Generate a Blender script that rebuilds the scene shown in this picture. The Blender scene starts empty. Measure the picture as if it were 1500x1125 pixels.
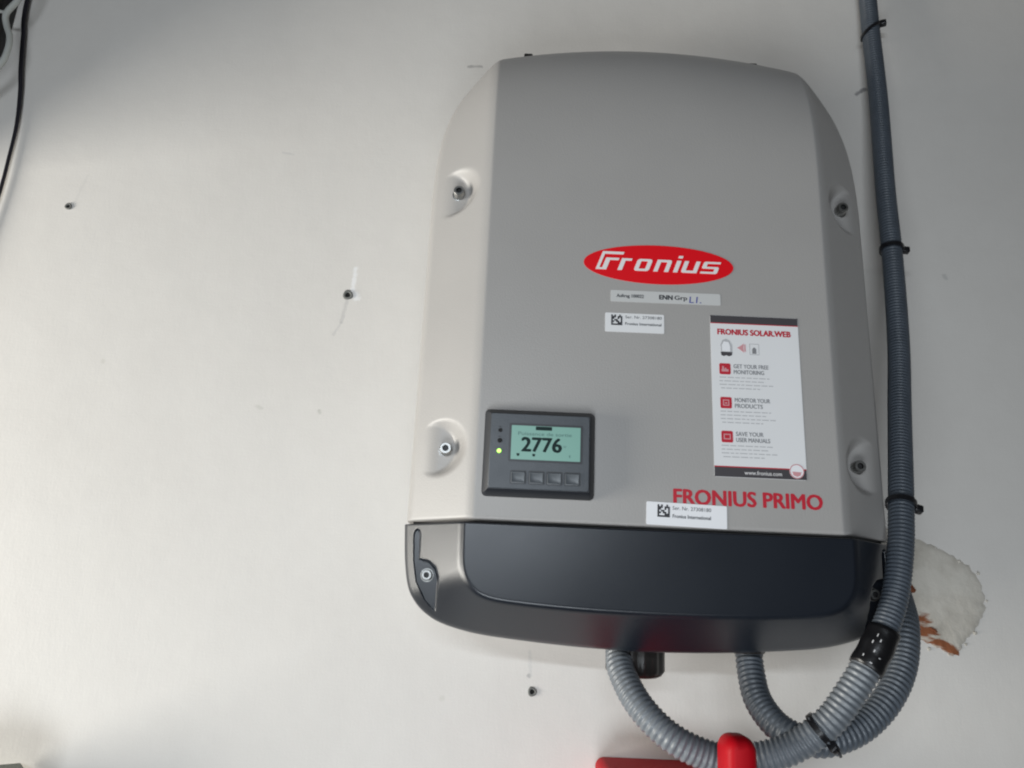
import bpy, bmesh, math, random
import numpy as np
from mathutils import Vector, Matrix
random.seed(7); np.random.seed(7)
S = bpy.context.scene
COL = S.collection
R = math.radians

# ------------------------------------------------------------------ camera
cd = bpy.data.cameras.new('camera'); cam = bpy.data.objects.new('camera', cd); COL.objects.link(cam)
cd.sensor_width = 36; cd.lens = 36*1127/1500; cd.clip_start = .01; cd.clip_end = 60
cam.matrix_world = Matrix.Translation((0, -.862, 1.4)) @ Matrix.Rotation(R(90+15.5), 4, 'X') @ Matrix.Rotation(R(2.5), 4, 'Z')
S.camera = cam

# ------------------------------------------------------------------ world + lamps
w = bpy.data.worlds.new('World'); S.world = w; w.use_nodes = True
bg = w.node_tree.nodes['Background']; bg.inputs['Color'].default_value = (1, .98, .95, 1); bg.inputs['Strength'].default_value = .04

def area(name, loc, target, sx, sy, power, col):
    l = bpy.data.lights.new(name, 'AREA'); l.shape = 'RECTANGLE'; l.size = sx; l.size_y = sy
    l.energy = power; l.color = col
    o = bpy.data.objects.new(name, l); COL.objects.link(o); o.location = loc
    d = Vector(target)-Vector(loc); o.rotation_euler = d.to_track_quat('-Z', 'Y').to_euler()
    return o
# daylight through the opening to the left of the wall
area('daylight_left', (-2.2, -.6, 1.06), (0, -.05, 1.45), .8, 1.1, 60, (1, .97, .895))
# bluer daylight thrown back by the floor in front of the wall
area('floor_bounce', (-.2, -1.3, .55), (0, 0, 1.4), .8, .5, 10.5, (.87, .94, 1))
# ceiling tube behind the photographer: the crisp shadow under the housing
area('ceiling_tube', (-.30, -2.2, 1.76), (.1, 0, 1.4), .95, .04, 12, (.84, .92, 1))

S.view_settings.view_transform = 'Standard'; S.view_settings.look = 'None'
S.cycles.pixel_filter_type = 'BLACKMAN_HARRIS'; S.cycles.filter_width = 2.1
S.view_settings.exposure = .09; S.view_settings.gamma = 1

# ------------------------------------------------------------------ materials
def mat(name, col, rough=.5, metal=0, bump=None, var=0, varscale=8, spec=.5, coat=0):
    m = bpy.data.materials.new(name); m.use_nodes = True
    nt = m.node_tree; b = nt.nodes['Principled BSDF']
    b.inputs['Base Color'].default_value = (*col, 1); b.inputs['Roughness'].default_value = rough
    b.inputs['Metallic'].default_value = metal; b.inputs['Specular IOR Level'].default_value = spec
    b.inputs['Coat Weight'].default_value = coat
    tc = nt.nodes.new('ShaderNodeTexCoord')
    if var:
        n = nt.nodes.new('ShaderNodeTexNoise'); n.inputs['Scale'].default_value = varscale; n.inputs['Detail'].default_value = 6
        nt.links.new(tc.outputs['Object'], n.inputs['Vector'])
        mx = nt.nodes.new('ShaderNodeMix'); mx.data_type = 'RGBA'
        mx.inputs[6].default_value = (*[c*(1-var) for c in col], 1); mx.inputs[7].default_value = (*[min(1, c*(1+var)) for c in col], 1)
        nt.links.new(n.outputs['Fac'], mx.inputs[0]); nt.links.new(mx.outputs[2], b.inputs['Base Color'])
        mr = nt.nodes.new('ShaderNodeMapRange'); mr.inputs[3].default_value = max(0, rough-.06); mr.inputs[4].default_value = min(1, rough+.06)
        nt.links.new(n.outputs['Fac'], mr.inputs[0]); nt.links.new(mr.outputs[0], b.inputs['Roughness'])
    if bump:
        sc, st = bump
        n = nt.nodes.new('ShaderNodeTexNoise'); n.inputs['Scale'].default_value = sc; n.inputs['Detail'].default_value = 3
        nt.links.new(tc.outputs['Object'], n.inputs['Vector'])
        bp = nt.nodes.new('ShaderNodeBump'); bp.inputs['Strength'].default_value = st; bp.inputs['Distance'].default_value = .001
        nt.links.new(n.outputs['Fac'], bp.inputs['Height']); nt.links.new(bp.outputs[0], b.inputs['Normal'])
    return m
M = {}
M['paint'] = mat('silver_grey_paint', (.366, .352, .338), .40, bump=(700, .16), var=.04, varscale=14)
M['dark'] = mat('charcoal_plastic', (.0075, .0105, .0165), .31, bump=(1100, .06), var=.12, varscale=9, spec=.62)
M['gap'] = mat('dark_gasket', (.01, .01, .011), .8)
M['alu'] = mat('cast_aluminium', (.42, .42, .41), .5, metal=.6, bump=(300, .2))
M['steel'] = mat('zinc_steel', (.36, .36, .35), .38, metal=1, var=.15, varscale=300)
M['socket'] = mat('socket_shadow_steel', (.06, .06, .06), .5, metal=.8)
M['red'] = mat('logo_red', (.74, .003, .010), .45, spec=.25)
M['redprint'] = mat('print_red', (.50, .012, .03), .5)
M['white'] = mat('logo_white', (.80, .78, .77), .45)
M['paper'] = mat('sticker_paper', (.76, .76, .765), .45, var=.02, varscale=30)
M['paperw'] = mat('sticker_paper_white', (.84, .84, .86), .4)
M['strip'] = mat('sticker_paper_grey', (.56, .56, .55), .45)
M['ink'] = mat('print_black', (.03, .03, .035), .5)
M['inkgrey'] = mat('print_grey', (.22, .22, .23), .6)
M['inklight'] = mat('print_light_grey', (.47, .47, .48), .6)
M['inkblue'] = mat('ballpoint_blue', (.04, .05, .30), .5)
M['band'] = mat('leaflet_dark_band', (.060, .055, .060), .4)
M['pink'] = mat('print_pink', (.62, .30, .32), .5)
M['bezel'] = mat('bezel_grey_plastic', (.050, .058, .068), .36, bump=(1200, .12), var=.1, varscale=60)
M['bezeldark'] = mat('bezel_dark_plastic', (.018, .020, .025), .38)
M['button'] = mat('button_plastic', (.085, .095, .105), .33)
M['lcdink'] = mat('lcd_ink', (.006, .020, .019), .5, spec=.2)
M['lcdfaint'] = mat('lcd_ink_faint', (.06, .16, .14), .4)
M['conduit'] = mat('conduit_grey', (.142, .156, .172), .38, var=.2, varscale=60, spec=.5)
M['conduitshade'] = mat('conduit_grey_shaded', (.070, .083, .101), .42, var=.22, varscale=60, spec=.4)  # conduit grey darkened: the shade beside the inverter is put into the colour
M['conduitmid'] = mat('conduit_mid_grey', (.090, .104, .122), .38, var=.2, varscale=60, spec=.5)
M['tie'] = mat('nylon_black', (.008, .008, .010), .35)
M['tape'] = mat('tape_black', (.006, .006, .007), .33, bump=(200, .3))
M['gland'] = mat('gland_black', (.030, .027, .025), .33)
M['switchred'] = mat('switch_red', (.40, .003, .009), .5, var=.05, varscale=20, spec=.14)
M['cable'] = mat('cable_black', (.010, .009, .014), .45)
M['cablew'] = mat('cable_white', (.44, .45, .42), .45, var=.08, varscale=20)
M['boxdark'] = mat('enclosure_dark', (.012, .011, .010), .5, bump=(60, .3), var=.3, varscale=12)
M['plug'] = mat('plug_grey', (.16, .16, .15), .6, var=.2, varscale=200)
M['hole'] = mat('hole_dark', (.006, .006, .006), .9)
M['crate'] = mat('crate_grey_green', (.15, .17, .14), .5, var=.15, varscale=30)

def lit(name, col, emc, es, rough=.3):
    m = mat(name, col, rough); b = m.node_tree.nodes['Principled BSDF']
    b.inputs['Emission Color'].default_value = (*emc, 1); b.inputs['Emission Strength'].default_value = es
    return m
M['lcd'] = lit('lcd_green', (.16, .32, .27), (.15, .38, .30), .14, .35)
M['led'] = lit('led_green', (.3, .7, .1), (.45, 1, .10), 2.2)
M['ledhalo'] = lit('led_rim_green', (.10, .22, .03), (.2, .6, .05), .25)

def wall_material():
    m = bpy.data.materials.new('painted_wall'); m.use_nodes = True
    nt = m.node_tree; N = nt.nodes.new; Lk = nt.links.new
    b = nt.nodes['Principled BSDF']; b.inputs['Roughness'].default_value = .55
    g = N('ShaderNodeNewGeometry'); pos = g.outputs['Position']
    sep = N('ShaderNodeSeparateXYZ'); Lk(pos, sep.inputs[0])
    def math_(op, a, c=None, d=None):
        n = N('ShaderNodeMath'); n.operation = op
        for i, v in enumerate((a, c, d)):
            if v is None: continue
            if isinstance(v, (int, float)): n.inputs[i].default_value = v
            else: Lk(v, n.inputs[i])
        return n.outputs[0]
    def noise(scale, detail=4, stretch=(1, 1, 1), rough=.5):
        mp = N('ShaderNodeMapping'); mp.inputs['Scale'].default_value = stretch; Lk(pos, mp.inputs['Vector'])
        n = N('ShaderNodeTexNoise'); n.inputs['Scale'].default_value = scale; n.inputs['Detail'].default_value = detail
        n.inputs['Roughness'].default_value = rough
        Lk(mp.outputs[0], n.inputs['Vector']); return n.outputs['Fac']
    ramp = N('ShaderNodeMix'); ramp.data_type = 'RGBA'
    ramp.inputs[6].default_value = (.668, .634, .592, 1); ramp.inputs[7].default_value = (.752, .722, .680, 1)
    bl = math_('ADD', math_('MULTIPLY', noise(5, 5), .6), math_('MULTIPLY', noise(34, 5, rough=.65), .4))
    bl = math_('ADD', math_('MULTIPLY', math_('SUBTRACT', bl, .5), 1.3), .5)
    Lk(bl, ramp.inputs[0])
    cur = ramp.outputs[2]
    # scuffs, filler streaks and small marks: (x0,z0,x1,z1, width, colour, strength)
    marks = [(-.201, 1.735, -.206, 1.705, .0035, (.42, .41, .40), .38), (-.206, 1.705, -.213, 1.690, .0025, (.42, .41, .40), .3),
             (-.195, 1.775, -.196, 1.747, .004, (.84, .83, .82), .9), (-.192, 1.742, -.190, 1.738, .006, (.84, .83, .82), .8),
             (-.540, 1.885, -.549, 1.848, .003, (.45, .45, .44), .14), (-.302, 1.929, -.288, 1.927, .002, (.46, .45, .44), .3),
             (-.075, 2.068, -.058, 2.069, .003, (.30, .29, .28), .6), (.433, 2.052, .445, 2.060, .004, (.22, .21, .21), .8),
             (-.292, 1.599, -.285, 1.597, .003, (.42, .42, .36), .3), (-.22, 1.597, -.219, 1.595, .003, (.42, .42, .36), .5),
             (.031, 1.3215, .0312, 1.3210, .0028, (.36, .35, .34), .7), (.031, 1.345, .033, 1.322, .003, (.55, .54, .52), .4),
             (.520, 1.80, .523, 1.797, .004, (.35, .35, .34), .35)]
    for x0, z0, x1, z1, wd, c, st in marks:
        dx, dz = x1-x0, z1-z0; L2 = dx*dx+dz*dz+1e-9
        px = math_('SUBTRACT', sep.outputs[0], x0); pz = math_('SUBTRACT', sep.outputs[2], z0)
        t = math_('ADD', math_('MULTIPLY', px, dx/L2), math_('MULTIPLY', pz, dz/L2))
        t = math_('MINIMUM', math_('MAXIMUM', t, 0.), 1.)
        ex = math_('SUBTRACT', px, math_('MULTIPLY', t, dx)); ez = math_('SUBTRACT', pz, math_('MULTIPLY', t, dz))
        dist = math_('SQRT', math_('ADD', math_('MULTIPLY', ex, ex), math_('MULTIPLY', ez, ez)))
        dist = math_('ADD', dist, math_('MULTIPLY', math_('SUBTRACT', noise(160, 2), .5), wd*1.6))
        f = N('ShaderNodeMapRange'); f.interpolation_type = 'SMOOTHSTEP'
        f.inputs[1].default_value = wd; f.inputs[2].default_value = wd*.15; f.inputs[3].default_value = 0; f.inputs[4].default_value = st
        Lk(dist, f.inputs[0])
        mx = N('ShaderNodeMix'); mx.data_type = 'RGBA'; Lk(f.outputs[0], mx.inputs[0]); Lk(cur, mx.inputs[6]); mx.inputs[7].default_value = (*c, 1)
        cur = mx.outputs[2]
    # sparse yellowish specks
    v = N('ShaderNodeTexVoronoi'); v.inputs['Scale'].default_value = 9; Lk(pos, v.inputs['Vector'])
    f = N('ShaderNodeMapRange'); f.inputs[1].default_value = .035; f.inputs[2].default_value = .015; f.inputs[3].default_value = 0; f.inputs[4].default_value = .22
    Lk(v.outputs['Distance'], f.inputs[0])
    mx = N('ShaderNodeMix'); mx.data_type = 'RGBA'; Lk(f.outputs[0], mx.inputs[0]); Lk(cur, mx.inputs[6]); mx.inputs[7].default_value = (.42, .41, .33, 1)
    Lk(mx.outputs[2], b.inputs['Base Color'])
    # woven wall lining under the paint + soft unevenness
    h = math_('ADD', math_('MULTIPLY', noise(300, 2, (1, 1, .2)), .28), math_('MULTIPLY', noise(300, 2, (.2, 1, 1)), .28))
    h = math_('ADD', h, math_('MULTIPLY', noise(14, 4), 3.0))
    h = math_('ADD', h, math_('MULTIPLY', noise(420, 3), .40))
    bp = N('ShaderNodeBump'); bp.inputs['Strength'].default_value = .22; bp.inputs['Distance'].default_value = .0012
    Lk(h, bp.inputs['Height']); Lk(bp.outputs[0], b.inputs['Normal'])
    return m
M['wall'] = wall_material()

def patch_material():
    m = bpy.data.materials.new('filler_plaster'); m.use_nodes = True
    nt = m.node_tree; N = nt.nodes.new; Lk = nt.links.new
    b = nt.nodes['Principled BSDF']; b.inputs['Roughness'].default_value = .8
    g = N('ShaderNodeNewGeometry')
    n = N('ShaderNodeTexNoise'); n.inputs['Scale'].default_value = 22; n.inputs['Detail'].default_value = 7; n.inputs['Roughness'].default_value = .65; Lk(g.outputs['Position'], n.inputs['Vector'])
    r = N('ShaderNodeValToRGB'); e = r.color_ramp.elements
    e[0].position = .33; e[0].color = (.48, .44, .375, 1); e[1].position = .62; e[1].color = (.635, .595, .525, 1)
    Lk(n.outputs['Fac'], r.inputs[0])
    # brick dust smeared through the filler: along a slanting streak, broken up by noise
    sp = N('ShaderNodeSeparateXYZ'); Lk(g.outputs['Position'], sp.inputs[0])
    def mm(op, a, c):
        q = N('ShaderNodeMath'); q.operation = op
        for i, v in enumerate((a, c)):
            if isinstance(v, (int, float)): q.inputs[i].default_value = v
            else: Lk(v, q.inputs[i])
        return q.outputs[0]
    def capsule(x0, z0, x1, z1, wd):
        dx, dz = x1-x0, z1-z0; l2 = dx*dx+dz*dz
        px = mm('SUBTRACT', sp.outputs[0], x0); pz = mm('SUBTRACT', sp.outputs[2], z0)
        t = mm('MINIMUM', mm('MAXIMUM', mm('ADD', mm('MULTIPLY', px, dx/l2), mm('MULTIPLY', pz, dz/l2)), 0.), 1.)
        ex = mm('SUBTRACT', px, mm('MULTIPLY', t, dx)); ez = mm('SUBTRACT', pz, mm('MULTIPLY', t, dz))
        dd = mm('POWER', mm('ADD', mm('MULTIPLY', ex, ex), mm('MULTIPLY', ez, ez)), .5)
        return mm('SUBTRACT', 1., mm('DIVIDE', dd, wd))
    f = mm('MAXIMUM', capsule(.425, 1.405, .455, 1.384, .026), mm('MAXIMUM', capsule(.455, 1.380, .488, 1.362, .011), capsule(.405, 1.432, .426, 1.430, .015)))
    n3 = N('ShaderNodeTexNoise'); n3.inputs['Scale'].default_value = 75; n3.inputs['Detail'].default_value = 5; n3.inputs['Roughness'].default_value = .6; n3.inputs['Distortion'].default_value = .8
    mp = N('ShaderNodeMapping'); mp.inputs['Rotation'].default_value = (0, .7, 0); mp.inputs['Scale'].default_value = (.45, 1, 1.2); Lk(g.outputs['Position'], mp.inputs[0]); Lk(mp.outputs[0], n3.inputs['Vector'])
    k = mm('ADD', mm('MULTIPLY', f, .42), n3.outputs['Fac'])
    rm = N('ShaderNodeMapRange'); rm.inputs[1].default_value = .71; rm.inputs[2].default_value = .86; Lk(k, rm.inputs[0])
    rc = N('ShaderNodeMix'); rc.data_type = 'RGBA'; rc.inputs[6].default_value = (.16, .042, .014, 1); rc.inputs[7].default_value = (.33, .12, .045, 1); Lk(n.outputs['Fac'], rc.inputs[0])
    mx = N('ShaderNodeMix'); mx.data_type = 'RGBA'; Lk(rm.outputs[0], mx.inputs[0]); Lk(r.outputs[0], mx.inputs[6]); Lk(rc.outputs[2], mx.inputs[7]); Lk(mx.outputs[2], b.inputs['Base Color'])
    bp = N('ShaderNodeBump'); bp.inputs['Strength'].default_value = .6; bp.inputs['Distance'].default_value = .003
    n2 = N('ShaderNodeTexNoise'); n2.inputs['Scale'].default_value = 60; n2.inputs['Detail'].default_value = 6; Lk(g.outputs['Position'], n2.inputs['Vector'])
    Lk(n2.outputs['Fac'], bp.inputs['Height']); Lk(bp.outputs[0], b.inputs['Normal'])
    return m
M['filler'] = patch_material()
M['brick'] = mat('brick_rust', (.19, .058, .022), .9, bump=(200, .6), var=.45, varscale=120)

# ------------------------------------------------------------------ helpers
def link(name, me, m, parent=None, smooth=True):
    o = bpy.data.objects.new(name, me); COL.objects.link(o)
    if m: me.materials.append(M[m] if isinstance(m, str) else m)
    if smooth:
        me.polygons.foreach_set('use_smooth', [True]*len(me.polygons))
    if parent: o.parent = parent
    return o
def pydata(name, v, f, m, parent=None, smooth=True, angle=None):
    me = bpy.data.meshes.new(name); me.from_pydata([tuple(p) for p in v], [], [tuple(q) for q in f]); me.update()
    bm = bmesh.new(); bm.from_mesh(me); bmesh.ops.recalc_face_normals(bm, faces=bm.faces)
    if angle:
        for e in bm.edges:
            if len(e.link_faces) == 2 and e.calc_face_angle(0) > R(angle): e.smooth = False
    bm.to_mesh(me); bm.free()
    return link(name, me, m, parent, smooth)
def empty(name, loc, label, cat, group=None):
    o = bpy.data.objects.new(name, None); COL.objects.link(o); o.location = loc; o.empty_display_size = .05
    tag(o, label, cat, group); return o
def tag(o, label, cat, group=None):
    o['label'] = label; o['category'] = cat
    if group: o['group'] = group
    return o
def catmull(pts, n=12, closed=False):
    P = [np.array(p, float) for p in pts]; out = []
    L = len(P)
    for i in range(L if closed else L-1):
        if closed: a, b, c, d = P[i-1], P[i], P[(i+1) % L], P[(i+2) % L]
        else: a, b, c, d = P[max(i-1, 0)], P[i], P[i+1], P[min(i+2, L-1)]
        for k in range(n):
            t = k/n
            out.append(.5*((2*b)+(-a+c)*t+(2*a-5*b+4*c-d)*t*t+(-a+3*b-3*c+d)*t**3))
    if not closed: out.append(P[-1])
    return np.array(out)
def resample(P, step):
    seg = np.linalg.norm(np.diff(P, axis=0), axis=1); s = np.concatenate([[0], np.cumsum(seg)])
    n = max(2, int(s[-1]/step)); t = np.linspace(0, s[-1], n+1)
    return np.stack([np.interp(t, s, P[:, k]) for k in range(3)], 1), t
def sweep(name, P, rad, m, parent=None, nseg=16, caps=True):
    """tube along P (N,3) with radius rad (N,)"""
    N = len(P); T = np.gradient(P, axis=0); T /= np.linalg.norm(T, axis=1)[:, None]
    nrm = np.cross(T[0], [0, 1, .01]); nrm /= np.linalg.norm(nrm)
    V = []; F = []
    a = np.linspace(0, 2*np.pi, nseg, endpoint=False)
    for i in range(N):
        nrm = nrm-T[i]*np.dot(nrm, T[i]); nrm /= np.linalg.norm(nrm); bi = np.cross(T[i], nrm)
        ring = P[i]+rad[i]*(np.cos(a)[:, None]*nrm+np.sin(a)[:, None]*bi)
        V.extend(ring.tolist())
        if i:
            o0 = (i-1)*nseg; o1 = i*nseg
            for k in range(nseg): F.append((o0+k, o0+(k+1) % nseg, o1+(k+1) % nseg, o1+k))
    if caps: F.append(tuple(range(nseg))[::-1]); F.append(tuple(range((N-1)*nseg, N*nseg)))
    me = bpy.data.meshes.new(name); me.from_pydata(V, [], F); me.update()
    return link(name, me, m, parent)
VO = 104.   # millimetres from the bottom of the housing up to its seam
def L(u, d, v): return (u/1000, -d/1000, (v+VO)/1000)
def rrect(w, h, r, n=6):
    out = []
    for cx, cy, a0 in ((w/2-r, h/2-r, 0), (-w/2+r, h/2-r, 90), (-w/2+r, -h/2+r, 180), (w/2-r, -h/2+r, 270)):
        for k in range(n+1):
            a = R(a0+90*k/n); out.append((cx+r*math.cos(a), cy+r*math.sin(a)))
    return out
def slab(name, cu, cv, w, h, r, layers, m, parent, rot=0, conv=L, n=6, angle=35):
    """rounded-rectangle slab; layers = [(inset, depth), ...] from back to front, capped at both ends"""
    V = []; F = []; c, s = math.cos(R(rot)), math.sin(R(rot)); K = 0
    for ins, d in layers:
        P = rrect(w-2*ins, h-2*ins, max(r-ins, .05), n); K = len(P)
        V += [conv(cu+x*c-y*s, d, cv+x*s+y*c) for x, y in P]
    for i in range(len(layers)-1):
        for k in range(K): F.append((i*K+k, i*K+(k+1) % K, (i+1)*K+(k+1) % K, (i+1)*K+k))
    F.append(tuple(range(K))); F.append(tuple(range((len(layers)-1)*K, len(layers)*K)))
    return pydata(name, V, F, m, parent, angle=angle)
def poly(name, polys, d0, d1, m, parent, conv=L):
    """flat print: polygons extruded from d0 to d1"""
    V = []; F = []
    for P in polys:
        b = len(V); K = len(P)
        V += [conv(x, d1, y) for x, y in P]+[conv(x, d0, y) for x, y in P]
        F.append(tuple(b+i for i in range(K)))
        for k in range(K): F.append((b+k, b+(k+1) % K, b+K+(k+1) % K, b+K+k))
    return pydata(name, V, F, m, parent, smooth=False)
def text(name, s, box, d, m, parent, bold=0, shear=0, rot=0, conv=L, thick=.12):
    """lettering fitted into box (u0,v0,u1,v1) on depth d"""
    cu = bpy.data.curves.new(name, 'FONT'); cu.body = s; cu.size = 1; cu.shear = shear; cu.resolution_u = 3
    to = bpy.data.objects.new(name, cu); COL.objects.link(to)
    me = bpy.data.meshes.new_from_object(to.evaluated_get(bpy.context.evaluated_depsgraph_get()))
    bpy.data.objects.remove(to); bpy.data.curves.remove(cu)
    co = np.empty(len(me.vertices)*3); me.vertices.foreach_get('co', co); co = co.reshape(-1, 3)
    lo = co.min(0); hi = co.max(0); u0, v0, u1, v1 = box
    X = u0+(co[:, 0]-lo[0])/(hi[0]-lo[0])*(u1-u0); Y = v0+(co[:, 1]-lo[1])/(hi[1]-lo[1])*(v1-v0)
    if rot:
        cx, cy = (u0+u1)/2, (v0+v1)/2; c, sn = math.cos(R(rot)), math.sin(R(rot))
        X, Y = cx+(X-cx)*c-(Y-cy)*sn, cy+(X-cx)*sn+(Y-cy)*c
    fs = [tuple(p.vertices) for p in me.polygons]; bpy.data.meshes.remove(me)
    VV = []; FF = []; hgt = (v1-v0)
    shifts = [(0, 0)] if not bold else [(i*bold*hgt, j*bold*hgt) for i, j in ((0, 0), (1, .3), (-1, -.3), (.5, -.6), (-.5, .6))]
    for k, (a, b) in enumerate(shifts):
        n0 = len(VV)
        VV += [conv(x+a, d+thick-.012*k, y+b) for x, y in zip(X, Y)]
        FF += [tuple(n0+i for i in f) for f in fs]
    me = bpy.data.meshes.new(name); me.from_pydata(VV, [], FF); me.update()
    return link(name, me, m, parent, smooth=False)

# ------------------------------------------------------------------ the wall
def build_wall():
    V = [(-2.6, 0, 0), (2.2, 0, 0), (2.2, 0, 3.0), (-2.6, 0, 3.0)]
    V += [(x, .15, z) for x, _, z in V]
    F = [(0, 1, 2, 3), (4, 5, 6, 7), (0, 1, 5, 4), (1, 2, 6, 5), (2, 3, 7, 6), (3, 0, 4, 7)]
    o = pydata('wall', V, F, 'wall', smooth=False); o['kind'] = 'structure'; return o
WALL = build_wall()

def build_patch():
    out = catmull([(.405, 1.492), (.442, 1.484), (.470, 1.476), (.497, 1.462), (.516, 1.446), (.523, 1.415), (.513, 1.392), (.497, 1.376), (.486, 1.361), (.466, 1.367), (.440, 1.378), (.412, 1.388), (.398, 1.43)], 7, True)
    c = out.mean(0); V = []; F = []; K = len(out)
    rings = [(1.0, .0002), (.97, .0009), (.88, .0018), (.7, .0026), (.5, .0026), (.3, .0024)]
    for s, h in rings:
        for i, p in enumerate(out):
            j = 1+(.020*math.sin(i*2.3)+.018*random.uniform(-1, 1))*(s > .6)
            q = c+(p-c)*s*j; V.append((q[0], -max(.0002, h+random.uniform(-.0005, .0005)*(h > .0005)*(s > .8)), q[1]))
    for r in range(len(rings)-1):
        for k in range(K): F.append((r*K+k, r*K+(k+1) % K, (r+1)*K+(k+1) % K, (r+1)*K+k))
    F.append(tuple(range((len(rings)-1)*K, len(rings)*K)))
    p = pydata('plaster_patch', V, F, 'filler', WALL); p['label'] = 'rough beige filler patch with rusty brick showing'
    # broken brick showing through the filler: ragged chips
    def chip(x, z, rx, rz, ang, h):
        n = 11; V = []; c, s = math.cos(ang), math.sin(ang)
        for lay, (sc, dd) in enumerate(((1, .001), (.92, h-.0014), (.5, h-.0006))):
            for k in range(n):
                a = 2*math.pi*k/n; j = sc*(.62+.38*random.random())
                ex, ez = rx*j*math.cos(a), rz*j*math.sin(a); V.append((x+ex*c-ez*s, -dd, z+ex*s+ez*c))
        F = [(l*n+k, l*n+(k+1) % n, (l+1)*n+(k+1) % n, (l+1)*n+k) for l in range(2) for k in range(n)]+[tuple(range(2*n, 3*n))]
        pydata('brick_fragment', V, F, 'brick', WALL, smooth=False)
    for a in [(.4395, 1.4270, .0095, .0060, -.1, .0058), (.444, 1.399, .0060, .0035, -.6, .0052), (.462, 1.386, .006, .0018, -.5, .0050), (.424, 1.412, .005, .005, .4, .0054)]:
        chip(*a)
build_patch()
def crumb(x, z, r):
    bm = bmesh.new(); bmesh.ops.create_icosphere(bm, subdivisions=1, radius=r)
    for v in bm.verts: v.co = Vector((v.co.x*random.uniform(.7, 1.3)+x, v.co.y*.5-r*.3, v.co.z*random.uniform(.7, 1.2)+z))
    me = bpy.data.meshes.new('plaster_crumb'); bm.to_mesh(me); bm.free()
    link('plaster_crumb', me, 'filler', WALL, smooth=False)
for x, z, r in [(.519, 1.447, .0022), (.525, 1.418, .0016), (.508, 1.384, .0024), (.497, 1.372, .0018), (.478, 1.361, .0016), (.457, 1.366, .0022), (.500, 1.459, .0018), (.474, 1.472, .0020), (.451, 1.379, .0014)]: crumb(x, z, r)

# ------------------------------------------------------------------ the inverter
INV = empty('solar_inverter', (.130, 0, 1.462-VO/1000), 'silver grey wall-mounted solar inverter with red oval logo, small display and dark lower cover', 'inverter')

def smin(a, b, k):
    h = np.clip(.5+.5*(b-a)/k, 0, 1); return b*(1-h)+a*h-k*h*(1-h)
def poly_dist(U, Vv, P):
    """distance to open polyline P"""
    D = np.full(U.shape, 1e9)
    for (x0, y0), (x1, y1) in zip(P[:-1], P[1:]):
        dx, dy = x1-x0, y1-y0; l2 = dx*dx+dy*dy+1e-12
        t = np.clip(((U-x0)*dx+(Vv-y0)*dy)/l2, 0, 1)
        D = np.minimum(D, np.hypot(U-x0-t*dx, Vv-y0-t*dy))
    return D
def inside(U, Vv, P):
    c = np.zeros(U.shape, bool); n = len(P)
    for i in range(n):
        x0, y0 = P[i]; x1, y1 = P[(i+1) % n]
        if y0 == y1: continue
        c ^= ((y0 > Vv) != (y1 > Vv)) & (U < (x1-x0)*(Vv-y0)/(y1-y0)+x0)
    return c
def edge_spaced(h, n):
    t = np.linspace(-1, 1, n); return h*np.sign(t)*(1-(1-np.abs(t))**1.45)
def shell(name, U, V, D, back, m, parent):
    """grid surface (rows, cols) plus a skirt running back to depth `back`"""
    nr, nc = U.shape
    verts = np.stack([U/1000, -D/1000, (V+VO)/1000], -1).reshape(-1, 3)
    idx = np.arange(nr*nc).reshape(nr, nc)
    f = np.stack([idx[:-1, :-1], idx[:-1, 1:], idx[1:, 1:], idx[1:, :-1]], -1).reshape(-1, 4)
    ring = np.concatenate([idx[0, :], idx[1:, -1], idx[-1, -2::-1], idx[-2:0:-1, 0]])
    b = verts[ring].copy(); b[:, 1] = -back/1000
    base = len(verts); n = len(ring); k = np.arange(n)
    sk = np.stack([ring, base+k, base+(k+1) % n, ring[(k+1) % n]], -1)
    verts = np.concatenate([verts, b]); f = np.concatenate([f, sk])
    me = bpy.data.meshes.new(name); me.from_pydata(verts.tolist(), [], f.tolist()); me.update()
    return link(name, me, m, parent)

HW = 221.
half = catmull([(0, 525), (80, 521), (130, 514), (151, 507), (160, 497), (180, 470.5), (202, 442), (213, 412), (218.5, 376), (221, 330)], 10)
half[:, 0] = np.maximum.accumulate(half[:, 0])
def ztop(u): return np.interp(np.abs(u), half[:, 0], half[:, 1])
outline_top = np.concatenate([[(-HW, -50.)], np.stack([-half[::-1, 0], half[::-1, 1]], 1), half, [(HW, -50.)]])

def build_front_cover():
    nc, nr = 330, 330
    u = edge_spaced(HW, nc); t = np.linspace(0, 1, nr); t = 1-(1-t)**1.12
    U = np.repeat(u[None, :], nr, 0); V = 1.2+t[:, None]*(ztop(u)-1.2)[None, :]
    bevel = 150+(HW-np.abs(U))/60*50
    vv = V+18*(U/158)**2*(np.abs(U) < 400)
    roll = 125+75*np.clip(1-(np.clip(vv-345, 0, 179.6)/180)**2.6, 0, 1)**(1/2.1)
    D = roll-200+smin(np.full_like(U, 201.2), bevel, 7.)
    D = np.where(np.abs(U) < 150, roll, np.minimum(D, roll))
    # screw pockets in the side bevels
    for su in (-1, 1):
        for cu, cv in ((203, 325), (201, 66)):
            rho = np.hypot(U-su*cu, (V-cv))
            inw = cu-np.abs(U)
            floor = 166.5+.05*inw
            pocket = floor+np.clip(rho-22, 0, 99)**1.3*1.25
            D = np.where((rho < 60) & (U*su > 0), smin(D, pocket, 7.), D)
    p = poly_dist(U, V, outline_top); r = 7.
    q = np.clip(r-p, 0, r); D = D-(r-np.sqrt(r*r-q*q))
    q = np.clip(1.2-(V-1.2), 0, 1.2); D = D-(1.2-np.sqrt(np.maximum(1.44-q*q, 0)))
    return shell('front_cover', U, V, D, 70, 'paint', INV)
FRONT = build_front_cover()

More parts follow.
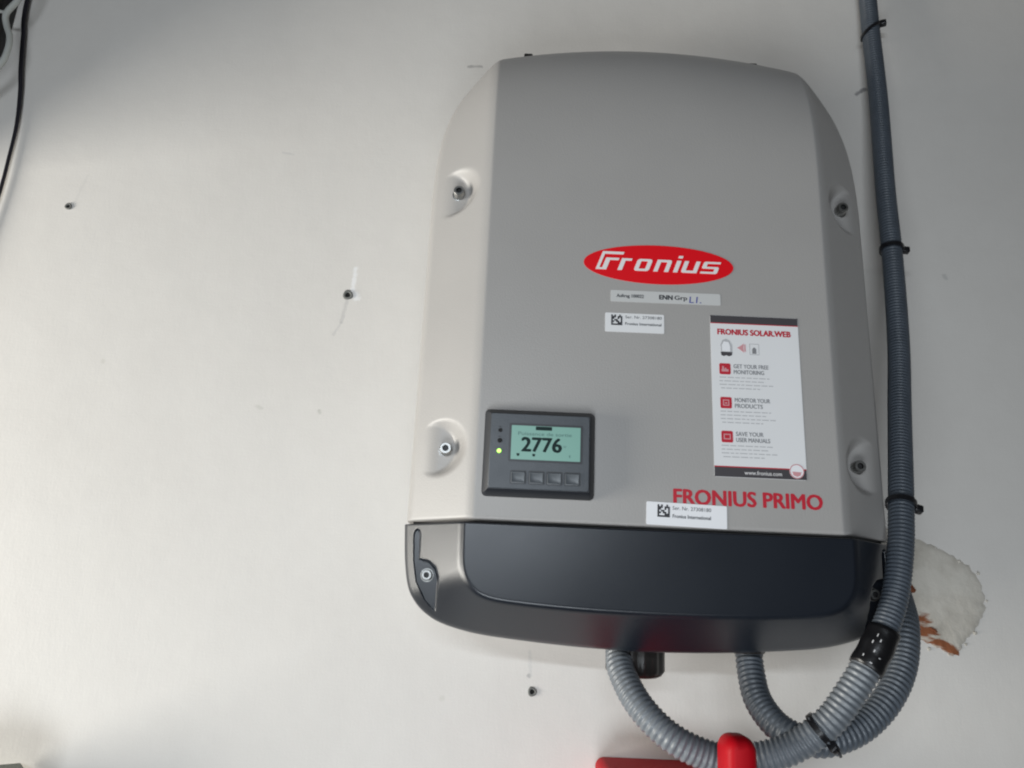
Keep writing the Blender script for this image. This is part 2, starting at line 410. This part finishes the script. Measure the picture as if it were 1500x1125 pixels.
hb = catmull([(0, -103.6), (60, -101.8), (120, -97.6), (155, -93.6), (182, -87), (197, -79.5), (208, -69.5), (215.5, -56), (220, -33), (222.5, -2.0)], 10)
def zbot(u): return np.interp(np.abs(u), hb[:, 0], hb[:, 1])
outline_bot = np.concatenate([[(-222.5, 40.)], np.stack([-hb[::-1, 0], hb[::-1, 1]], 1), hb, [(222.5, 40.)]])
ih = catmull([(0, -71), (60, -70), (115, -67), (142, -63.5), (156, -56), (164, -42), (166, -20), (166.5, 30)], 10)
inner = np.concatenate([np.stack([-ih[::-1, 0], ih[::-1, 1]], 1), ih[1:]])
rec = [(-209.2, -5.5), (-212, -7.5), (-213, -11), (-211.5, -34), (-208, -52), (-199, -68), (-187.4, -79), (-187.6, -47.7), (-190, -40), (-196, -34.6), (-205, -32.0), (-205.4, -11), (-206.4, -7.5)]
def build_lower_cover():
    nc, nr = 470, 130
    u = edge_spaced(222.5, nc); t = np.linspace(0, 1, nr); t = t**1.15
    U = np.repeat(u[None, :], nr, 0); zb = zbot(u); V = zb[None, :]+t[:, None]*(-1.6-zb)[None, :]
    p = poly_dist(U, V, outline_bot); q = poly_dist(U, V, inner)
    ins = inside(U, V, [tuple(a) for a in inner])
    s = np.where(ins, 1+q/30., p/(p+q+1e-6))
    D = smin(np.full_like(U, 202.5), 150+52.5*s, 4.5)
    for su in (-1, 1):
        P = [(su*a, b) for a, b in rec]
        sd = poly_dist(U, V, P+[P[0]]); sd = np.where(inside(U, V, P), -sd, sd)
        pocket = 157.5+np.clip(sd+.8, 0, 99)*9
        D = np.where(sd < 8, smin(D, pocket, 1.2), D)
    r = 3.5; qq = np.clip(r-p, 0, r); D = D-(r-np.sqrt(r*r-qq*qq))
    e = -1.6-V; qq = np.clip(1.4-e, 0, 1.4); D = D-(1.4-np.sqrt(np.maximum(1.96-qq*qq, 0)))
    return shell('lower_cover', U, V, D, 62, 'dark', INV)
LOWER = build_lower_cover()
slab('gasket', 0, 0, 430, 12, 2, [(0, 72), (0, 146)], 'gap', INV)
slab('rear_housing', 0, 205, 396, 590, 22, [(0, 3), (0, 100)], 'alu', INV)
for cu in (-127.5, 135):
    slab('hanging_tab', cu, 541, 10, 21, 1.5, [(0, 90), (0, 98), (1, 99)], 'boxdark', INV)

def bolt(u, v, d0, d1, r, parent):
    n = 20; V = []; F = []
    prof = [(r*1.25, d0), (r*1.25, d0+1), (r, d0+1.2), (r, d1-1.2), (r*.86, d1), (r*.52, d1)]
    for rr, d in prof:
        V += [L(u+rr*math.cos(2*math.pi*k/n), d, v+rr*math.sin(2*math.pi*k/n)) for k in range(n)]
    for i in range(len(prof)-1):
        for k in range(n): F.append((i*n+k, i*n+(k+1) % n, (i+1)*n+(k+1) % n, (i+1)*n+k))
    o = pydata('bolt', V, F, 'steel', parent, angle=40)
    V = []; F = []
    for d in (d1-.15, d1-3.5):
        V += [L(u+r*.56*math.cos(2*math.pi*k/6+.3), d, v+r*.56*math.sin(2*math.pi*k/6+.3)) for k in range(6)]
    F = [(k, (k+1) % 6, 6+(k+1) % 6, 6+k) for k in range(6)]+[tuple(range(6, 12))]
    me = bpy.data.meshes.new('socket'); me.from_pydata(V, [], F); me.update()
    # the socket faces join the bolt as a second material so the bolt stays one part
    bm = bmesh.new(); bm.from_mesh(o.data); k0 = len(bm.faces); bm.from_mesh(me)
    bm.faces.ensure_lookup_table()
    for f in bm.faces[k0:]: f.material_index = 1; f.smooth = False
    bm.to_mesh(o.data); bm.free(); bpy.data.meshes.remove(me)
    o.data.materials.append(M['socket'])
    return o
for su in (-1, 1):
    bolt(su*191, 325, 166, 177, 5.6, FRONT); bolt(su*187.5, 65.5, 166, 177, 5.6, FRONT)
    bolt(su*198, -46, 156.5, 163, 4.8, LOWER)

# oval badge with its slanted lettering
def ellipse(cu, cv, a, b, n=72): return [(cu+a*math.cos(2*math.pi*k/n), cv+b*math.sin(2*math.pi*k/n)) for k in range(n)]
BADGE = poly('oval_badge', [ellipse(2, 243.2, 70, 19.6)], 199.8, 200.35, 'red', INV)
def logo():
    def q(x0, x1, y0, y1):   # a slanted bar in the badge's own drawing grid
        def m(x, y): return (2+(x+.40*(275-y)-745)*.1072, 243.2-(y+15.4-230)*.115)
        return [m(x0, y0), m(x1, y0), m(x1, y1), m(x0, y1)]
    B = [(195, 222, 275, 115), (222, 383, 137, 115), (222, 246, 275, 258), (246, 288, 275, 170), (288, 362, 190, 170),
         (385, 424, 275, 170), (424, 476, 190, 170),
         (868, 906, 275, 172), (868, 906, 150, 129)]
    def m(x, y): return (2+(x+.40*(275-y)-745)*.1072, 243.2-(y+15.4-230)*.115)
    def arc(cx, cy, rx, ry, a0, a1, n=5): return [(cx+rx*math.cos(R(a0+(a1-a0)*k/n)), cy-ry*math.sin(R(a0+(a1-a0)*k/n))) for k in range(n+1)]
    G = []
    # o: a ring of quads between two rounded boxes
    def rb(x0, x1, y0, y1, rx, ry): return arc(x1-rx, y1+ry, rx, ry, 0, 90)+arc(x0+rx, y1+ry, rx, ry, 90, 180)+arc(x0+rx, y0-ry, rx, ry, 180, 270)+arc(x1-rx, y0-ry, rx, ry, 270, 360)
    A = rb(525, 656, 275, 170, 24, 20); C = rb(562, 619, 256, 189, 6, 5)
    for k in range(len(A)): G.append([A[k], A[(k+1) % len(A)], C[(k+1) % len(A)], C[k]])
    G.append([(697, 275), (697, 170)]+arc(805, 190, 22, 20, 90, 0)+[(827, 275), (790, 275)]+arc(782, 197, 8, 7, 0, 90)+[(734, 190), (734, 275)])
    G.append([(935, 172)]+arc(957, 255, 22, 20, 180, 270)+[(1073, 275), (1073, 172), (1036, 172), (1036, 255)]+arc(980, 248, 8, 7, 270, 180)+[(972, 172)])
    G.append([(1103, 275), (1103, 258), (1214, 258), (1214, 231)]+arc(1118, 219, 15, 12, 270, 180)+arc(1121, 186, 18, 16, 180, 90)+[(1250, 170), (1250, 187), (1140, 187), (1140, 214)]+arc(1232, 228, 18, 14, 90, 0)+arc(1232, 261, 18, 14, 0, -90))
    L_ = [q(*b) for b in B]+[[m(*p) for p in P_] for P_ in G]
    return poly('lettering', L_, 200.3, 200.6, 'white', BADGE)
logo()
text('model_lettering', 'FRONIUS PRIMO', (13.4, 21.4, 141.0, 34.2), 200, 'redprint', INV, bold=.055)

# stickers
def sticker(cu, cv, w, h, m, rot=0, r=1.2, label=None, d=200.0):
    o = slab('sticker', cu, cv, w, h, r, [(0, d-.1), (0, d+.22)], m, INV, rot)
    if label: o['label'] = label
    return o
def codeblock(cu, cv, s, parent, rot=0, d=200.25):
    # a coarse dark block pattern, no readable code
    pat = ["1010010", "1110111", "1100101", "1011001", "1101101", "1000111", "1111111"]
    P = []; c, sn = math.cos(R(rot)), math.sin(R(rot)); k = s/7
    for r_, row in enumerate(pat):
        for q_, ch in enumerate(row):
            if ch == '1':
                x0, y0 = -s/2+q_*k, s/2-r_*k
                P.append([(cu+x*c-y*sn, cv+x*sn+y*c) for x, y in ((x0, y0), (x0+k, y0), (x0+k, y0-k), (x0, y0-k))])
    return poly('code_mark', P, d-.05, d+.1, 'ink', parent)
s1 = sticker(8.2, 210.6, 101.5, 11.3, 'strip', .2, label='long narrow grey strip sticker under the oval logo')
text('lettering', 'Auftrag 100022', (-37, 208.2, -12, 212.4), 200.2, 'ink', s1, bold=.03)
text('lettering', 'ENN', (2.5, 208.7, 14.5, 213.0), 200.2, 'ink', s1, bold=.07)
text('lettering', 'Grp', (16.5, 207.6, 28, 213.0), 200.2, 'ink', s1, bold=.03)
text('handwriting', 'L1.', (30, 206.4, 41, 212.6), 200.2, 'inkblue', s1, bold=.01, shear=.1)
s2 = sticker(-20.4, 184.4, 54, 18.4, 'paper', 0, label='small white serial number sticker below the strip')
codeblock(-36.8, 186.8, 10.2, s2)
text('lettering', 'Ser. Nr. 27308180', (-29, 188.6, 4.5, 191.4), 200.2, 'ink', s2)
text('lettering', 'Fronius International', (-29, 182.2, 4.0, 184.8), 200.2, 'ink', s2, bold=.03)
s3 = sticker(24.0, 12.0, 69, 19.6, 'paperw', -1.2, d=200.15, label='white serial number sticker overlapping the red model name')
codeblock(4.3, 14.9, 10.6, s3, -1.2, 200.4)
text('lettering', 'Ser. Nr. 27308180', (12, 15.8, 45, 18.9), 200.36, 'ink', s3, rot=-1.2)
text('lettering', 'Fronius International', (12, 9.0, 44.5, 12.0), 200.36, 'ink', s3, bold=.03, rot=-1.2)

# information leaflet stuck on the front
def leaflet():
    cu, cv, w, h = 89.0, 121.0, 80.3, 149.2
    o = slab('information_sticker', cu, cv, w, h, 1.5, [(0, 199.9), (0, 200.25)], 'paper', INV)
    o['label'] = 'tall white information leaflet with red icons and dark header and footer bands'
    x0, y1 = cu-w/2, cv+h/2
    k = .6235
    def X(px): return x0+px*k
    def Y(py): return y1-py*.6285
    def box(a, b, c, d_): return [(X(a), Y(b)), (X(c), Y(b)), (X(c), Y(d_)), (X(a), Y(d_))]
    W = 128.8
    poly('header_band', [box(0.2, .3, W-.2, 11.6)], 200.2, 200.33, 'band', o)
    poly('footer_band', [box(0.2, 223.5, W-.2, 237)], 200.2, 200.33, 'band', o)
    poly('red_line', [box(.2, 11.6, W-.2, 12.8)], 200.2, 200.33, 'redprint', o)
    poly('red_line', [box(.2, 222, W-.2, 223.5)], 200.2, 200.33, 'redprint', o)
    text('lettering', 'FRONIUS SOLAR.WEB', (X(10.5), Y(29.5), X(117), Y(21)), 200.25, 'redprint', o, bold=.07)
    # small drawing of an inverter, signal mark, house symbol
    poly('inverter_picture', [[(X(15), Y(57)), (X(14), Y(45)), (X(17), Y(38)), (X(22), Y(36)), (X(27), Y(38)), (X(31), Y(45)), (X(31), Y(57))]], 200.2, 200.33, 'inklight', o)
    poly('inverter_picture_highlight', [[(X(16.5), Y(55)), (X(16), Y(46)), (X(19), Y(40)), (X(26), Y(41)), (X(28), Y(47)), (X(28), Y(55))]], 200.3, 200.40, 'paperw', o)
    poly('inverter_picture_base', [[(X(14), Y(56)), (X(31), Y(56)), (X(30), Y(61)), (X(26), Y(62.5)), (X(22), Y(61)), (X(18), Y(62.5)), (X(15), Y(61))]], 200.33, 200.42, 'band', o)
    poly('signal_mark', [[(X(38), Y(49)), (X(43), Y(46)), (X(48), Y(42)), (X(47.5), Y(49)), (X(48), Y(56)), (X(43), Y(52))],
                         [(X(48.6), Y(44)), (X(50.6), Y(43)), (X(50.6), Y(55)), (X(48.6), Y(54))]], 200.2, 200.33, 'pink', o)
    fr = [box(56, 42, 70, 42.9), box(56, 58, 70, 58.9), box(56, 42.9, 56.9, 58), box(69.1, 42.9, 70, 58)]
    poly('device_picture', fr, 200.2, 200.33, 'inklight', o)
    poly('device_picture_mark', [[(X(60), Y(57)), (X(60), Y(50)), (X(63), Y(47)), (X(66), Y(50)), (X(66), Y(57))]], 200.2, 200.33, 'inkgrey', o)
    rows = [(73, 'GET YOUR FREE', 'MONITORING', 74, 64), (123, 'MONITOR YOUR', 'PRODUCTS', 74, 58), (172, 'SAVE YOUR', 'USER MANUALS', 57, 70)]
    for i, (y, a, b, wa, wb) in enumerate(rows):
        c = slab('red_icon', X(19.5), Y(y+8.5), 10.2, 10.4, 1.4, [(0, 200.2), (0, 200.34)], 'redprint', o)
        if i == 0: sym = [box(14.5, y+9, 24.5, y+12.5), box(15.5, y+4.5, 18, y+9), box(19, y+7, 21.5, y+9)]
        elif i == 1: sym = [box(15, y+4, 24, y+5.5), box(15, y+5.5, 16.5, y+13), box(22.5, y+5.5, 24, y+13), box(16.5, y+11.5, 22.5, y+13), box(18, y+8, 21, y+10)]
        else: sym = [box(14.5, y+4.5, 24.5, y+6), box(14.5, y+6, 16, y+12.5), box(23, y+6, 24.5, y+12.5), box(16, y+11, 23, y+12.5)]
        poly('icon_symbol', sym, 200.3, 200.42, 'pink', o)
        text('lettering', a, (X(32), Y(y+7), X(32+wa*.68), Y(y+1)), 200.25, 'inkgrey', o, bold=.03)
        text('lettering', b, (X(32), Y(y+15.5), X(32+wb*.68), Y(y+9.5)), 200.25, 'inkgrey', o, bold=.03)
        for j, ww in enumerate((72, 66, 78, 60)):
            yy = y+20.5+j*5.3
            if yy > 218: continue
            words = []; x = 11+ (j == 3)*2
            rnd = random.Random(i*10+j)
            while x < 11+ww:
                l = rnd.uniform(4, 11); words.append(box(x, yy, min(x+l, 11+ww), yy+1.3)); x += l+1.8
            poly('small_print', words, 200.2, 200.33, 'inklight', o)
    text('lettering', 'www.fronius.com', (X(42), Y(233), X(94), Y(227.5)), 200.33, 'white', o, bold=.01)
    poly('round_badge', [ellipse(X(115), Y(225.5), 6.4, 6.4, 28)], 200.3, 200.46, 'paperw', o)
    rg = []
    for k_ in range(28):
        a0, a1 = 2*math.pi*k_/28, 2*math.pi*(k_+1)/28
        rg.append([(X(115)+r*math.cos(a), Y(225.5)+r*math.sin(a)) for r, a in ((5.6, a0), (6.4, a0), (6.4, a1), (5.6, a1))])
    poly('badge_ring', rg, 200.4, 200.55, 'pink', o)
    poly('badge_print', [[(X(108.5), Y(226)), (X(121.5), Y(226.5)), (X(120), Y(231)), (X(115), Y(233)), (X(110), Y(231))]], 200.42, 200.53, 'pink', o)
leaflet()

# display module
DM = slab('display_module', -104.0, 59.0, 97, 76.5, 4.5, [(0, 198), (.3, 203), (5.2, 211), (5.6, 211.4)], 'bezeldark', INV)
slab('face_plate', -104.0, 59.2, 85.4, 65.0, 2.2, [(0, 210), (0, 211.7), (.4, 212)], 'bezel', DM)
scr_c = (-98.8, 66.6)
slab('screen_frame', *scr_c, 63.5, 33.4, .8, [(0, 211.5), (0, 212.3)], 'bezeldark', DM)
slab('screen', *scr_c, 59.4, 29.6, .4, [(0, 211.9), (0, 212.45)], 'lcd', DM)
sx, sy = scr_c
text('digits', '2776', (sx-20.5, sy-7.6, sx+13.4, sy+4.6), 212.4, 'lcdink', DM, bold=.055)
text('unit_mark', 'W', (sx+15, sy-3.6, sx+17.6, sy-1.4), 212.4, 'lcdfaint', DM)
text('screen_lettering', 'Puissance de sortie', (sx-24, sy+6.4, sx+22, sy+9.4), 212.4, 'lcdfaint', DM, bold=.008)
poly('screen_tab', [[(sx-9, sy+11.2), (sx+5, sy+11.2), (sx+5, sy+14.4), (sx-9, sy+14.4)]], 212.4, 212.55, 'lcdink', DM)
for x in (-23.5, -10):
    poly('screen_arrow', [[(sx+x-1.4, sy-9.6), (sx+x+1.4, sy-9.6), (sx+x+.9, sy-11.8), (sx+x-.9, sy-11.8)]], 212.4, 212.55, 'lcdink', DM)
poly('screen_arrow', [[(sx+20.2, sy-9.6), (sx+21.2, sy-9.6), (sx+21.0, sy-11.8), (sx+20.4, sy-11.8)]], 212.4, 212.55, 'lcdfaint', DM)
for k, cx in enumerate((-121.3, -105.8, -90.6, -75.4)):
    slab('button_recess', cx, 36.6, 14.2, 11.8, 1.2, [(0, 211.5), (0, 212.12)], 'bezeldark', DM)
    slab('button', cx, 36.4, 12.6, 10.2, 1.2, [(0, 211.6), (.2, 213.0), (.9, 213.4), (1.6, 213.1)], 'button', DM)
def disc(name, u, v, r, d0, d1, m, parent, n=16):
    slab(name, u, v, 2*r, 2*r, r*.999, [(0, d0), (r*.12, d1)], m, parent, n=4)
disc('status_light', -138.3, 76.6, 1.9, 211.8, 212.5, 'gap', DM)
disc('status_light', -138.3, 67.6, 2.2, 211.8, 212.5, 'gap', DM)
disc('status_light_rim', -138.6, 58.6, 2.5, 211.8, 212.3, 'ledhalo', DM)
disc('status_light', -138.6, 58.6, 1.75, 211.9, 213.0, 'led', DM)
for v_ in (80.2, 71.6):
    poly('status_mark', [[(-139.6, v_), (-137.6, v_), (-137.9, v_-1), (-139.3, v_-1)]], 211.9, 212.1, 'ink', DM)

# cable gland under the housing
def gland(name, u, dd, v0, v1, r, ribs=14):
    n = ribs*4; V = []; F = []
    prof = [(.80, v0), (.80, v0-4), (1.0, v0-4.5), (1.0, v1+6), (.94, v1+2), (.78, v1), (.5, v1)]
    for i, (s, v) in enumerate(prof):
        for k in range(n):
            rr = r*s*(1+(.07 if (k % 4 < 2 and 2 <= i <= 3) else 0)); a = 2*math.pi*k/n
            V.append(L(u+rr*math.cos(a), dd+rr*math.sin(a), v))
    for i in range(len(prof)-1):
        for k in range(n): F.append((i*n+k, i*n+(k+1) % n, (i+1)*n+(k+1) % n, (i+1)*n+k))
    F.append(tuple(range((len(prof)-1)*n, len(prof)*n))); F.append(tuple(range(n)))
    return pydata(name, V, F, 'gland', INV, angle=40)
gland('cable_gland', -2, 90, -96, -129, 26)
gland('cable_gland', -16, 100, -92, -104, 16)
gland('cable_gland', 102, 103, -92, -104, 16)

# ------------------------------------------------------------------ conduits
PITCH, RO = .0050, .0127
def conduit(label, pts, group, m, m2=None, cut=None):
    P, t = resample(catmull(pts, 16), PITCH/6)
    root = empty('conduit', pts[0], label, 'conduit', group)
    ph = (t/PITCH) % 1
    rad = RO-.0013*(.5+.5*np.cos(2*np.pi*ph))**1.2
    Q = P-np.array(pts[0])
    if cut is None:
        sweep('corrugated_tube', Q, rad, m, root, 20)
    else:   # below the tape one length of tube, above it a finer one with shade put into its colour
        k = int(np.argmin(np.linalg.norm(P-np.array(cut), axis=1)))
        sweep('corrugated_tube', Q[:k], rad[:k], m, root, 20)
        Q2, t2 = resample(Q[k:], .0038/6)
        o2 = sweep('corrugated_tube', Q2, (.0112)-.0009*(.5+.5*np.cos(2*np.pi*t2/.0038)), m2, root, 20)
        o2['label'] = 'finer-ribbed upper length of conduit, darkened by shade put into its colour'
    return root, P, t
c1 = [(.1110, -.100, 1.372), (.1105, -.105, 1.3555), (.1110, -.120, 1.3389), (.1235, -.145, 1.3136), (.1468, -.160, 1.2924), (.1784, -.163, 1.2795), (.2063, -.165, 1.2789), (.2373, -.175, 1.2881),
      (0.2672, -0.188, 1.3110), (0.2887, -0.192, 1.3382), (0.3045, -0.192, 1.3610), (0.3200, -0.190, 1.3858), (0.3348, -0.184, 1.4151), (0.3482, -0.174, 1.4551), (0.3596, -0.160, 1.4961),
      (.3900, -.115, 1.5982), (.4104, -.087, 1.6809), (.4245, -.065, 1.7910), (.4309, -.052, 1.8808), (.4428, -.034, 2.0156), (.4476, -.023, 2.1266), (.4492, -.020, 2.1830), (.4492, -.020, 2.42)]
C1, P1, T1 = conduit('long grey corrugated conduit looping from under the inverter and up along its right side', c1, 'corrugated conduits', 'conduit', 'conduitshade', (0.3096, -.191, 1.3692))
c2 = [(.2320, -.101, 1.374), (.2320, -.105, 1.3586), (.2311, -.112, 1.3430), (.2313, -.128, 1.3215), (.2400, -.148, 1.3039), (.2557, -.160, 1.2957), (.2786, -.160, 1.2945), (0.3106, -0.155, 1.3062), (0.3381, -0.148, 1.3282), (0.3603, -0.135, 1.3561), (0.3758, -0.115, 1.3881), (0.3905, -0.080, 1.4130), (0.4038, -0.040, 1.4340), (.424, .03, 1.452)]
C2, P2, T2 = conduit('shorter grey corrugated conduit looping from the inverter into the filler patch in the wall', c2, 'corrugated conduits', 'conduitmid')

def sub_path(P, z0, z1, xmin=.25):
    s = (P[:, 2] > z0) & (P[:, 2] < z1) & (P[:, 0] > xmin); return P[s]
tp = sub_path(P1, 1.3556, 1.3873); tp = tp[::4]
o = np.array(c1[0]); nn = len(tp)
rr = RO+.0010+.0003*np.sin(np.arange(nn)*1.25)-.0008*np.linspace(0, 1, nn)**3
sweep('black_tape', tp-o, rr, 'tape', C1, 20)
# worn flecks on the tape, a few pale print marks
tdir = (tp[-1]-tp[0]); tdir /= np.linalg.norm(tdir)
side = np.cross(tdir, [0, -1, 0]); side /= np.linalg.norm(side); outw = np.cross(side, tdir); outw = outw if outw[1] < 0 else -outw
V = []; F = []
for a, s_, l, wd in [(.15, -.25, .0010, .0010), (.36, .0, .0009, .0008), (.44, -.35, .0022, .0005), (.60, -.6, .0026, .0005), (.70, -.3, .0024, .0005), (.76, -.52, .0026, .0004), (.24, -.7, .0020, .0005)]:
    c = tp[int(a*(nn-1))]-o; ang = s_*1.2
    n_ = outw*math.cos(ang)+side*math.sin(ang); sd = np.cross(tdir, n_)
    c = c+n_*(RO+.0016-.0004*a); b = len(V)
    for q in (-1, 1):
        for e in (-1, 1): V.append(tuple(c+tdir*l*q/2+sd*wd*e))
    F.append((b, b+1, b+3, b+2))
pydata('tape_marks', V, F, 'inklight', C1, smooth=False)

def frame_at(P, i):
    t = P[min(i+6, len(P)-1)]-P[max(i-6, 0)]; t /= np.linalg.norm(t)
    o_ = np.array([0, -1., 0]); o_ -= t*np.dot(o_, t); o_ /= np.linalg.norm(o_)
    return P[i], t, np.cross(t, o_), o_
def cable_tie(P, i, label, rx, ry, head_ang, off=(0, 0), tilt=0, tail=.012, toward=None):
    c, t, s, o_ = frame_at(P, i)
    if toward is not None:
        o_ = c-toward; o_ -= t*np.dot(o_, t); gap = np.linalg.norm(o_); o_ /= gap; s = np.cross(t, o_); off = (0, -gap/2); ry = gap/2+RO+.0006
    if s[0] < 0: s = -s
    c = c+s*off[0]+o_*off[1]
    root = empty('cable_tie', tuple(c), label, 'cable tie', 'black cable ties')
    n = 40; V = []; F = []
    for k in range(n):
        a = 2*math.pi*k/n; dr = s*math.cos(a)*rx+o_*math.sin(a)*ry; nr = dr/np.linalg.norm(dr)
        cc = dr+t*math.cos(a)*tilt
        for e, th in ((-1, 0), (1, 0), (1, 1), (-1, 1)): V.append(tuple(cc+t*e*.0023+nr*(th*.0013)))
    for k in range(n):
        for j in range(4): F.append((k*4+j, k*4+(j+1) % 4, ((k+1) % n)*4+(j+1) % 4, ((k+1) % n)*4+j))
    pydata('strap', V, F, 'tie', root, angle=40)
    a = R(head_ang); hd = s*math.cos(a)*rx+o_*math.sin(a)*ry; nr = hd/np.linalg.norm(hd); tg = np.cross(t, nr); hc = hd+nr*.003+t*math.cos(a)*tilt
    bm = bmesh.new(); bmesh.ops.create_cube(bm, size=1); bmesh.ops.bevel(bm, geom=bm.edges[:], offset=.2, segments=2, profile=.5, affect='EDGES')
    for v in bm.verts:
        x, y, z = v.co; v.co = Vector(hc+nr*x*.0085+tg*y*.0075+t*z*.0072)
    me = bpy.data.meshes.new('head'); bm.to_mesh(me); bm.free(); link('head', me, 'tie', root)
    if tail:
        q = [hc+nr*.002, hc+nr*tail*.6+t*.001, hc+nr*tail-o_*.003]
        sweep('tail', catmull(q, 5), np.full(11, .0012), 'tie', root, 6)
def near(P, z, x=0): return int(np.argmin(np.abs(P[:, 2]-z)+10*(P[:, 0] < x)))
cable_tie(P1, near(P1, 2.131, .3), 'slanted black cable tie near the top end of the long conduit', .0119, .0119, 25, tilt=.010, tail=0)
cable_tie(P1, near(P1, 1.800, .3), 'black cable tie round the long conduit, level with the oval logo', .0119, .0119, 5, tail=0)
cable_tie(P1, near(P1, 1.497, .3), 'black cable tie round the long conduit beside the red model name', .0121, .0119, 2, tail=0)
i_b = int(np.argmin(np.linalg.norm(P1-np.array([.262, -.187, 1.3065]), axis=1)))
q_b = P2[int(np.argmin(np.linalg.norm(P2-P1[i_b], axis=1)))]
cable_tie(P1, i_b, 'black cable tie binding both conduit loops together at the bottom', .0136, .027, 20, tail=.010, toward=q_b)

# ------------------------------------------------------------------ red switch below
SW = empty('isolator_switch', (.178, 0, 1.084), 'red isolator switch with rotary handle at the bottom edge below the inverter', 'switch')
def LS(u, d, v): return (u/1000, -d/1000, v/1000)
slab('switch_box', 2, 87.8, 156, 150, 9, [(0, 1), (0, 54), (.8, 57.5), (2.4, 59.5), (5, 60)], 'switchred', SW, conv=LS, n=8)
slab('rotary_base', 12, 80, 86, 86, 42.9, [(0, 60), (0, 84), (3, 88)], 'switchred', SW, conv=LS, n=10)
# grip: a tapered upright bar standing in front of the conduit
def grip():
    V = []; F = []; n = 20
    lay = [(2.5, 183), (.6, 185), (0, 188), (0, 203), (1.2, 209), (4, 213), (8, 214.5)]
    for ins, d in lay:
        Pq = rrect(29-2*ins, 148-2*ins, max(1.5, 11-ins), 8)
        for x, y in Pq:
            tp_ = 1-.14*max(0, y)/74
            V.append(LS(12.9+x*tp_, d+.02*y, 144.5+y))
    K = len(V)//len(lay)
    for i in range(len(lay)-1):
        for k in range(K): F.append((i*K+k, i*K+(k+1) % K, (i+1)*K+(k+1) % K, (i+1)*K+k))
    F.append(tuple(range(K))); F.append(tuple(range((len(lay)-1)*K, len(lay)*K)))
    pydata('handle', V, F, 'switchred', SW, angle=40)
    slab('handle_neck', 12, 80, 26, 60, 12, [(0, 87), (0, 184)], 'switchred', SW, conv=LS, n=8)
grip()

# ------------------------------------------------------------------ wall plugs
def plug(x, z, r, label):
    root = empty('wall_plug', (x, 0, z), label, 'wall plug', 'wall plugs left in the wall')
    V = []; F = []; n = 18
    prof = [(r*1.05, .0003), (r, .0016), (r*.62, .0018), (r*.5, .0006)]
    for q, d in prof:
        for k in range(n):
            a = 2*math.pi*k/n; j = 1+.07*math.sin(3*a+x*50)
            V.append((q*j*math.cos(a), -d, q*j*math.sin(a)))
    for i in range(3):
        for k in range(n): F.append((i*n+k, i*n+(k+1) % n, (i+1)*n+(k+1) % n, (i+1)*n+k))
    pydata('collar', V, F, 'plug', root)
    pydata('hole', [(r*.56*math.cos(2*math.pi*k/n), -.0007, r*.56*math.sin(2*math.pi*k/n)) for k in range(n)], [tuple(range(n))], 'hole', root, smooth=False)
plug(-.5555, 1.841, .0042, 'small dark wall plug at the far left of the wall')
plug(-.201, 1.7405, .0058, 'grey wall plug with a scratch running down from it')
plug(.0352, 1.306, .0046, 'dark wall plug below the inverter')

# ------------------------------------------------------------------ things at the left edge
bc = catmull([(-.664, -.006, 2.30), (-.6650, -.006, 2.133), (-.6585, -.006, 2.080), (-.6510, -.006, 2.03), (-.6455, -.005, 1.998), (-.6400, -.005, 1.95), (-.6395, -.005, 1.905), (-.6405, -.005, 1.853), (-.647, -.005, 1.78), (-.662, -.005, 1.66)], 14)
bcr = np.interp(bc[:, 2], [1.6, 1.93, 1.99, 2.02, 2.3], [.0021, .0021, .0026, .0029, .0029])
tag(sweep('hanging_cable', bc, bcr, 'cable', nseg=10), 'thin black cable hanging down the wall at the left edge', 'cable')
EN = empty('dark_enclosure', (-.799, 0, 2.03), 'dark enclosure with an added shade block, cut off by the top left corner of the picture', 'enclosure')
slab('body', 0, 115, 238, 230, 30, [(0, 1), (0, 26), (3, 30), (8, 31)], 'boxdark', EN, conv=LS, n=8)
slab('shade_block', -88, 70, 280, 480, 16, [(0, 2), (0, 225), (4, 233), (10, 235)], 'boxdark', EN, conv=LS, n=8)  # deep block added out of view to shade the wall's top left
wc = catmull([(-.634, -.040, 2.20), (-.645, -.040, 2.135), (-.6505, -.040, 2.108), (-.6610, -.040, 2.086), (-.6585, -.038, 2.070), (-.6515, -.038, 2.055), (-.6490, -.038, 2.038), (-.6525, -.037, 2.018), (-.662, -.036, 2.002), (-.684, -.034, 1.98), (-.73, -.030, 1.96)], 12)
tag(sweep('hanging_cable', wc, np.full(len(wc), .0038), 'cablew', nseg=12), 'thick off-white cable bent round the dark enclosure in the top left corner', 'cable')
wc2 = catmull([(-.72, -.038, 2.105), (-.69, -.040, 2.094), (-.6610, -.041, 2.086)], 8)
tag(sweep('hanging_cable', wc2, np.full(len(wc2), .0022), 'cablew', nseg=8), 'thin pale cable branching off left from the off-white cable', 'cable')
CR = empty('storage_box', (-.4835, -.052, 1.0770), 'grey-green box corner just showing at the bottom left', 'box')
slab('body', 0, 70, 60, 130, 3, [(0, -30), (0, 30)], 'crate', CR, conv=LS)
slab('lid', 0, 137, 66, 9, 2, [(0, -33), (.5, 33)], 'crate', CR, conv=LS)
CR.rotation_euler = (0, 0, R(38))
